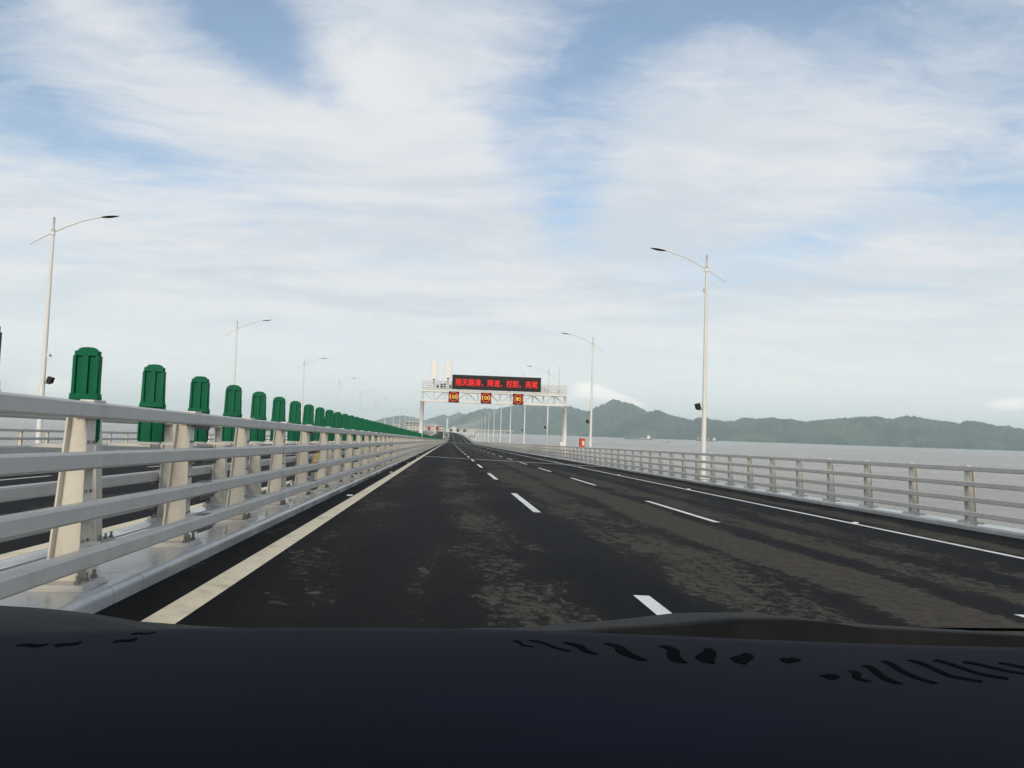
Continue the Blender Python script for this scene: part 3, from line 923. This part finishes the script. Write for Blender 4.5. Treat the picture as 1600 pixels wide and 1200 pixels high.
# ------------------------------------------------------------------ ships
def hull(mb, L, B, Hh, sheer=1.0):
    n_ = 14; rows = []
    for i in range(n_ + 1):
        u = i / n_; x = -L / 2 + L * u
        wd = B / 2 * min(1, (u / .06 + .35) if u < .04 else 1, ((1 - u) / .16) ** .7 if u > .84 else 1)
        zt = Hh + sheer * (max(0, (u - .85) / .15) ** 1.5 * 3 + max(0, (.1 - u) / .1) * 1)
        rows.append([(x, -wd, zt), (x, -wd * .92, -1), (x, wd * .92, -1), (x, wd, zt)])
    o = len(mb.v); mb.quadstrip(rows, True)
    mb.f.append((o, o + 1, o + 2, o + 3)); e_ = o + n_ * 4; mb.f.append((e_ + 3, e_ + 2, e_ + 1, e_))
def ship(name, label, cat, az, dist, L, B, Hh, flip, hullmat, kind):
    A = radians(az)
    r = empty(name, (dist * sin(A), dist * cos(A), 0), label, cat)
    r.rotation_euler = (0, 0, -A + radians(4) + (pi if flip else 0))
    mb = MB(); hull(mb, L, B, Hh); mb.build('hull', hullmat, r)
    if kind == 'boat':
        mb = MB(); mb.box((-1, 0, Hh + 1.1), (L * .4, B * .7, 2.2)); mb.build('cabin', 'ship_white', r)
        mb = MB(); mb.tube([(0, 0, Hh + 2), (0, 0, Hh + 6)], .15, 6); mb.build('mast', 'ship_white', r)
        return
    xs = -L * .38
    mb = MB(); mb.box((xs, 0, Hh + 6), (L * .11, B * .85, 12)); mb.box((xs + 1, 0, Hh + 15), (L * .09, B * .8, 6)); mb.box((xs + 3, 0, Hh + 19.8), (L * .05, B * 1.0, 3.6)); mb.build('superstructure', 'ship_white', r)
    mb = MB(); mb.box((xs - L * .075, 0, Hh + 9), (L * .025, 4, 12)); mb.build('funnel', 'red', r)
    if kind == 'bulk':
        for u in (-.12, .06, .24, .40):
            mb = MB(); mb.tube([(L * u, 0, Hh), (L * u, 0, Hh + 17)], 2.0, 8); mb.tube([(L * u, 0, Hh + 15), (L * u + L * .06, 0, Hh + 24)], 1.2, 6); mb.build('crane', 'ship_white', r)
        mb = MB()
        for u in (-.2, -.03, .15, .32): mb.box((L * u, 0, Hh + .9), (L * .12, B * .6, 1.8))
        mb.build('hatch_covers', hullmat, r)
    else:
        mb = MB(); mb.box((L * -.17, 0, Hh + 1.6), (L * .26, B * .8, 3.2)); mb.build('cargo', 'ship_white', r)
        mb = MB(); mb.tube([(L * .44, 0, Hh), (L * .44, 0, Hh + 11)], .8, 6); mb.box((L * .45, 0, Hh + 3), (6, 7, 4)); mb.build('foremast', 'ship_white', r)
ship('cargo_ship', 'long green cargo ship with white bridge tower far out on the water', 'ship', 14.08, 5000, 178, 24, 6, True, 'ship_green', 'cargo')
ship('bulk_carrier', 'dark bulk carrier with white deck cranes, rightmost vessel', 'ship', 18.95, 5900, 150, 24, 7, True, 'ship_red', 'bulk')
ship('fishing_boat', 'small low boat between the two big ships', 'boat', 16.05, 2950, 27, 6, 1.6, False, 'ship_green', 'boat')

# ------------------------------------------------------------------ far land at the end of the bridge
def az_px(px): return (px - 699.5) / 1200
mb = MB()
mb.prism([Vector((x, y, -2)) for x, y in ((-330, 2240), (60, 2240), (90, 2500), (-200, 2750), (-360, 2600))], (0, 0, 8))
struct(mb.build('artificial_island', 'concrete_dry'))
def terrace(name, label, x0, x1, y, z0, z1, floors, dpt=30):
    r = empty(name, ((x0 + x1) / 2, y, z0), label, 'building')
    wd = x1 - x0
    mb = MB(); mb.box((0, dpt / 2 + 1.5, (z1 - z0) / 2), (wd - 3, dpt, z1 - z0 - .4)); mb.build('core', 'far_glass', r)
    for i in range(floors + 1):
        mb = MB(); mb.box((0, dpt / 2, (z1 - z0) * i / floors), (wd, dpt + 5, 1.3)); mb.build('floor_slab', 'far_white', r)
    for i in range(9):
        mb = MB(); mb.box((-wd / 2 + .8 + (wd - 1.6) * i / 8, -1.9, (z1 - z0) / 2), (.9, .9, z1 - z0)); mb.build('column', 'far_white', r)
terrace('terminal_building', 'pale terraced building with white floor bands far left of the gantry leg', -128, -84, 2300, 6, 41, 4)
terrace('low_building', 'small low white block left of the pale terraced building', -158, -140, 2260, 6, 32, 3, 20)
terrace('low_building', 'low pale building just right of the left gantry leg', -72, -12, 2420, 6, 33, 3, 26)
r = empty('tower', (-2, 2500, 6), 'pale blue tower rising above the far end of the road', 'tower')
mb = MB(); mb.prism([Vector((3.2 * cos(a), 3.2 * sin(a), 0)) for a in [2 * pi * q / 12 for q in range(12)]], (0, 0, 46)); mb.build('shaft', 'far_blue', r)
mb = MB(); mb.tube([(0, 0, 46), (0, 0, 50), (0, 0, 54)], [3.4, 2.4, .3], 12); mb.build('cap', 'far_white', r)
r = empty('hall', (18, 2450, 6), 'small white hall with a peaked roof at the end of the road', 'building')
mb = MB(); mb.box((0, 0, 8), (34, 20, 16)); mb.build('wall', 'far_white', r)
mb = MB(); mb.prism([Vector((-20, -12, 16)), Vector((20, -12, 16)), Vector((0, -12, 26))], (0, 24, 0)); mb.build('roof', 'far_white', r)
r = empty('viaduct', (170, 3000, 0), 'pale low viaduct on slender piers beyond the right lamps', 'bridge')
mb = MB(); mb.box((0, 0, 24.5), (170, 12, 2.4)); mb.build('deck', 'far_white', r)
pmv = MB(); pmv.box((0, 0, 11), (1.6, 6, 25)); pmvm = pmv.mesh('pier', 'far_white')
for i in range(18): add('pier', pmvm, r, (-80 + i * 9.4, 0, 0))

# ------------------------------------------------------------------ the car the picture is taken from
car = empty('car', (0, 0, pt(0, 0).z), 'dark car front with a navy dashboard filling the bottom of the picture', 'car')
cz = CAMZ - pt(0, 0).z
def dz_(y): return cz - .160 - .25 * (y - .60) ** 2
mb = MB(); rows = []
ysd = [.18, .24, .30, .34, .38, .42, .46, .50, .53, .56, .59, .61, .625, .635, .642, .648, .652, .654]
xs_ = [-.78 + 1.56 * i / 40 for i in range(41)]
for y in ysd:
    drop = 0 if y < .625 else (y - .625) ** 2 * 26
    rows.append([Vector((x, y + (.012 * cos(x * 5) - .012) + (-.02 * max(0, x - .45)), dz_(y) - drop + .0025 * sin(x * 7 + y * 3))) for x in xs_])
rows.append([Vector((v.x, v.y - .002, v.z - .12)) for v in rows[-1]])
rows.insert(0, [Vector((v.x, v.y + .02, v.z - .25)) for v in rows[0]])
mb.quadstrip(rows)
dash = mb.build('dashboard', 'dash', car, smooth=True)
REFLECTIONS = [
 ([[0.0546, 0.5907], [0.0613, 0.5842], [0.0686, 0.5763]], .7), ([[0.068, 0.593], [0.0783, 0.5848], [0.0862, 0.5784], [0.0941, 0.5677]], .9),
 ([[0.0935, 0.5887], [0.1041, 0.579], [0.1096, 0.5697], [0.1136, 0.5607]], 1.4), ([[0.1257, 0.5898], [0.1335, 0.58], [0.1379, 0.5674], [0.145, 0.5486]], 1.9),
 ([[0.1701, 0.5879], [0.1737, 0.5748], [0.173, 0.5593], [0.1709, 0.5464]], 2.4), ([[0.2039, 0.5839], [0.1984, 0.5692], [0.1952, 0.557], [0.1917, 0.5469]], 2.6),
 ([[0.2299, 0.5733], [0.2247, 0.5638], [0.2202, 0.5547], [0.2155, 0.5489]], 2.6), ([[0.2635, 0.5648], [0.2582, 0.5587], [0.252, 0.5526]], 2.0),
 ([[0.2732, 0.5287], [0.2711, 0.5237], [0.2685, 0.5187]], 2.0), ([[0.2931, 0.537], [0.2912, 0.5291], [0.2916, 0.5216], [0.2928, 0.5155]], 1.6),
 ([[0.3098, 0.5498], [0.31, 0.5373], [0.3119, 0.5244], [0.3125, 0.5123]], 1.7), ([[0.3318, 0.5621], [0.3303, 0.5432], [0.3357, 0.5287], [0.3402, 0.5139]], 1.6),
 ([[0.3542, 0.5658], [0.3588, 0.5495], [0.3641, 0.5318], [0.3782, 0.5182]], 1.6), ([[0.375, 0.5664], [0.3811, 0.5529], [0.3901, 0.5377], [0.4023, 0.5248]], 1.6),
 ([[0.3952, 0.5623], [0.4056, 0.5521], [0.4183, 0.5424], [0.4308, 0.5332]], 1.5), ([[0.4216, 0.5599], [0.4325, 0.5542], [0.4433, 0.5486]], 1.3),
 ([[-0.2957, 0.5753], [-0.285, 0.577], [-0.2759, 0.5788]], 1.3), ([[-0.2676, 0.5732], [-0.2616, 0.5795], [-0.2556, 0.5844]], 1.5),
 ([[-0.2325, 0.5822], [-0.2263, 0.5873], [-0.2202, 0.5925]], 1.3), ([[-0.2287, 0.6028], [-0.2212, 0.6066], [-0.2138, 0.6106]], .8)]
def dash_z(x, y):
    y -= .012 * cos(x * 5) - .012 - .02 * max(0, x - .45)
    return dz_(y) + .0025 * sin(x * 7 + y * 3)
for pl, wd in REFLECTIONS:  # wavy dark reflections on the dashboard, painted as flush black strips
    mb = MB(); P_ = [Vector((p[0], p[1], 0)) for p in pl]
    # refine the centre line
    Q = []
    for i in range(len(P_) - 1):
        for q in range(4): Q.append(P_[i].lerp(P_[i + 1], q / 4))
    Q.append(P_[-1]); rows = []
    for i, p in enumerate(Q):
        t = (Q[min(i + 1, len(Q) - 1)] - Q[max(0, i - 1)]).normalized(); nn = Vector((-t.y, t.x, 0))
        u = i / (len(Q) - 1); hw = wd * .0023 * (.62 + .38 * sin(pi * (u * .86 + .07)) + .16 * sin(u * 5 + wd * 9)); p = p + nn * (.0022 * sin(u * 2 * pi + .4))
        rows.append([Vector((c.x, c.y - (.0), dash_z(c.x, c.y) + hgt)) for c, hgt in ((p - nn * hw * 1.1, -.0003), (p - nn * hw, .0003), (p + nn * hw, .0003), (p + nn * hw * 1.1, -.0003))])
    mb.quadstrip(rows); mb.build('dark_reflection', 'reflection_trim', dash)
# black base of the windscreen
mb = MB(); mb.quadstrip([[Vector((x, y, cz - z)) for x in (-.85, -.4, 0, .4, .85)] for y, z in ((.648, .195), (.70, .205), (.78, .215), (.83, .235))])
mb.build('windscreen_base', 'reflection_trim', car)
# instrument hood at the left
mb = MB(); rows = []
for i in range(9):
    v = i / 8; yy = .56 + .20 * v
    row = []
    for q in range(17):
        u = q / 16; xx_ = -.62 + .43 * u
        hgt = .0185 * (1 if u < .56 else max(0, cos((u - .56) / .44 * pi / 2)) ** 1.15) * (sin(pi * (.15 + .85 * v * .62)) ** .8)
        row.append(Vector((xx_, yy, cz - .182 - .020 * u * u + hgt - .0 - .02 * (v - .5) ** 2)))
    rows.append(row)
rows.append([Vector((p.x, p.y + .01, p.z - .08)) for p in rows[-1]]); rows.insert(0, [Vector((p.x, p.y, p.z - .06)) for p in rows[0]])
mb.quadstrip(rows); mb.build('instrument_hood', 'trim', car, smooth=True)
# bonnet: its crest is what shows over the dashboard
SIL = [(-.9, -.262), (-.60, -.258), (-.415, -.2470), (-.385, -.2475), (-.354, -.2495), (-.284, -.2535), (-.206, -.2573), (-.039, -.2562), (.051, -.2512), (.092, -.2507), (.246, -.2375), (.297, -.2319), (.327, -.2282), (.387, -.2274), (.431, -.2302), (.475, -.2371), (.519, -.2391), (.653, -.2451), (.79, -.2521), (.883, -.2571), (.92, -.262)]
mb = MB(); rows = []
for y, d in ((.815, -.03), (.83, -.008), (.87, -.0045), (.93, -.0013), (1.0, 0), (1.1, -.002), (1.25, -.014), (1.45, -.045), (1.65, -.10), (1.8, -.18), (1.86, -.30)):
    sc = 1 if y < 1.1 else 1 - .16 * ((y - 1.1) / .76) ** 2
    rows.append([Vector((a * sc, y, cz + bz * y + d)) for a, bz in SIL])
mb.quadstrip(rows); bon = mb.build('bonnet', 'trim', car, smooth=True)
mb = MB(); mb.tube([Vector((.668 , y, cz + (-.2459 - .0) * y + .0005)) for y in (.84, .88, .93, 1.0, 1.08)], .0018, 5); mb.build('panel_gap', 'reflection_trim', bon)
# wings, nose and front wheels below the line of sight
mb = MB()
for s in (-1, 1):
    mb.quadstrip([[Vector((s * .90, .82, cz - .30)), Vector((s * .90, 1.1, cz - .33)), Vector((s * .86, 1.5, cz - .47)), Vector((s * .76, 1.86, cz - .78))],
                  [Vector((s * .93, .82, .75)), Vector((s * .93, 1.1, .78)), Vector((s * .90, 1.5, .72)), Vector((s * .78, 1.88, .5))],
                  [Vector((s * .90, .82, .22)), Vector((s * .90, .9, .22)), Vector((s * .86, 1.72, .22)), Vector((s * .76, 1.88, .24))]])
mb.build('wing', 'dash', car, smooth=True)
mb = MB(); mb.quadstrip([[Vector((x, 1.86 + .05 * (1 - (x / .76) ** 2) , z)) for x in (-.76, -.4, 0, .4, .76)] for z in (cz - .76, .45, .24)]); mb.build('bumper', 'dash', car, smooth=True)
for s in (-1, 1):
    mb = MB(); mb.tube([(s * .70, 1.2, .31), (s * .72, 1.2, .31), (s * .88, 1.2, .31), (s * .90, 1.2, .31)], [.28, .31, .31, .28], 24); wh = mb.build('wheel', 'tyre', car)
    mb = MB(); mb.tube([(s * .895, 1.2, .31), (s * .91, 1.2, .31)], [.20, .17], 16); mb.build('rim', 'rail', wh)
mb = MB(); mb.box((0, .4, .35), (1.7, .9, .12)); mb.build('floor_pan', 'reflection_trim', car)
mb = MB(); mb.box((0, .72, .62), (1.6, .08, .62)); mb.build('bulkhead', 'reflection_trim', car)

# ------------------------------------------------------------------ haze over the estuary
mb = MB(); mb.box((0, 0, 309), (54000, 54000, 626))
hz = mb.build('haze', None)
hz['kind'] = 'stuff'
hm = bpy.data.materials.new('haze'); hm.use_nodes = True
nt = hm.node_tree; nt.nodes.clear()
pv = N('ShaderNodeVolumePrincipled'); pv.inputs['Color'].default_value = (.82, .962, 1.0, 1); pv.inputs['Density'].default_value = 6.0e-5
pv.inputs['Anisotropy'].default_value = 0.0
ho = N('ShaderNodeOutputMaterial'); link(pv.outputs[0], ho.inputs['Volume'])
hz.data.materials.append(hm)
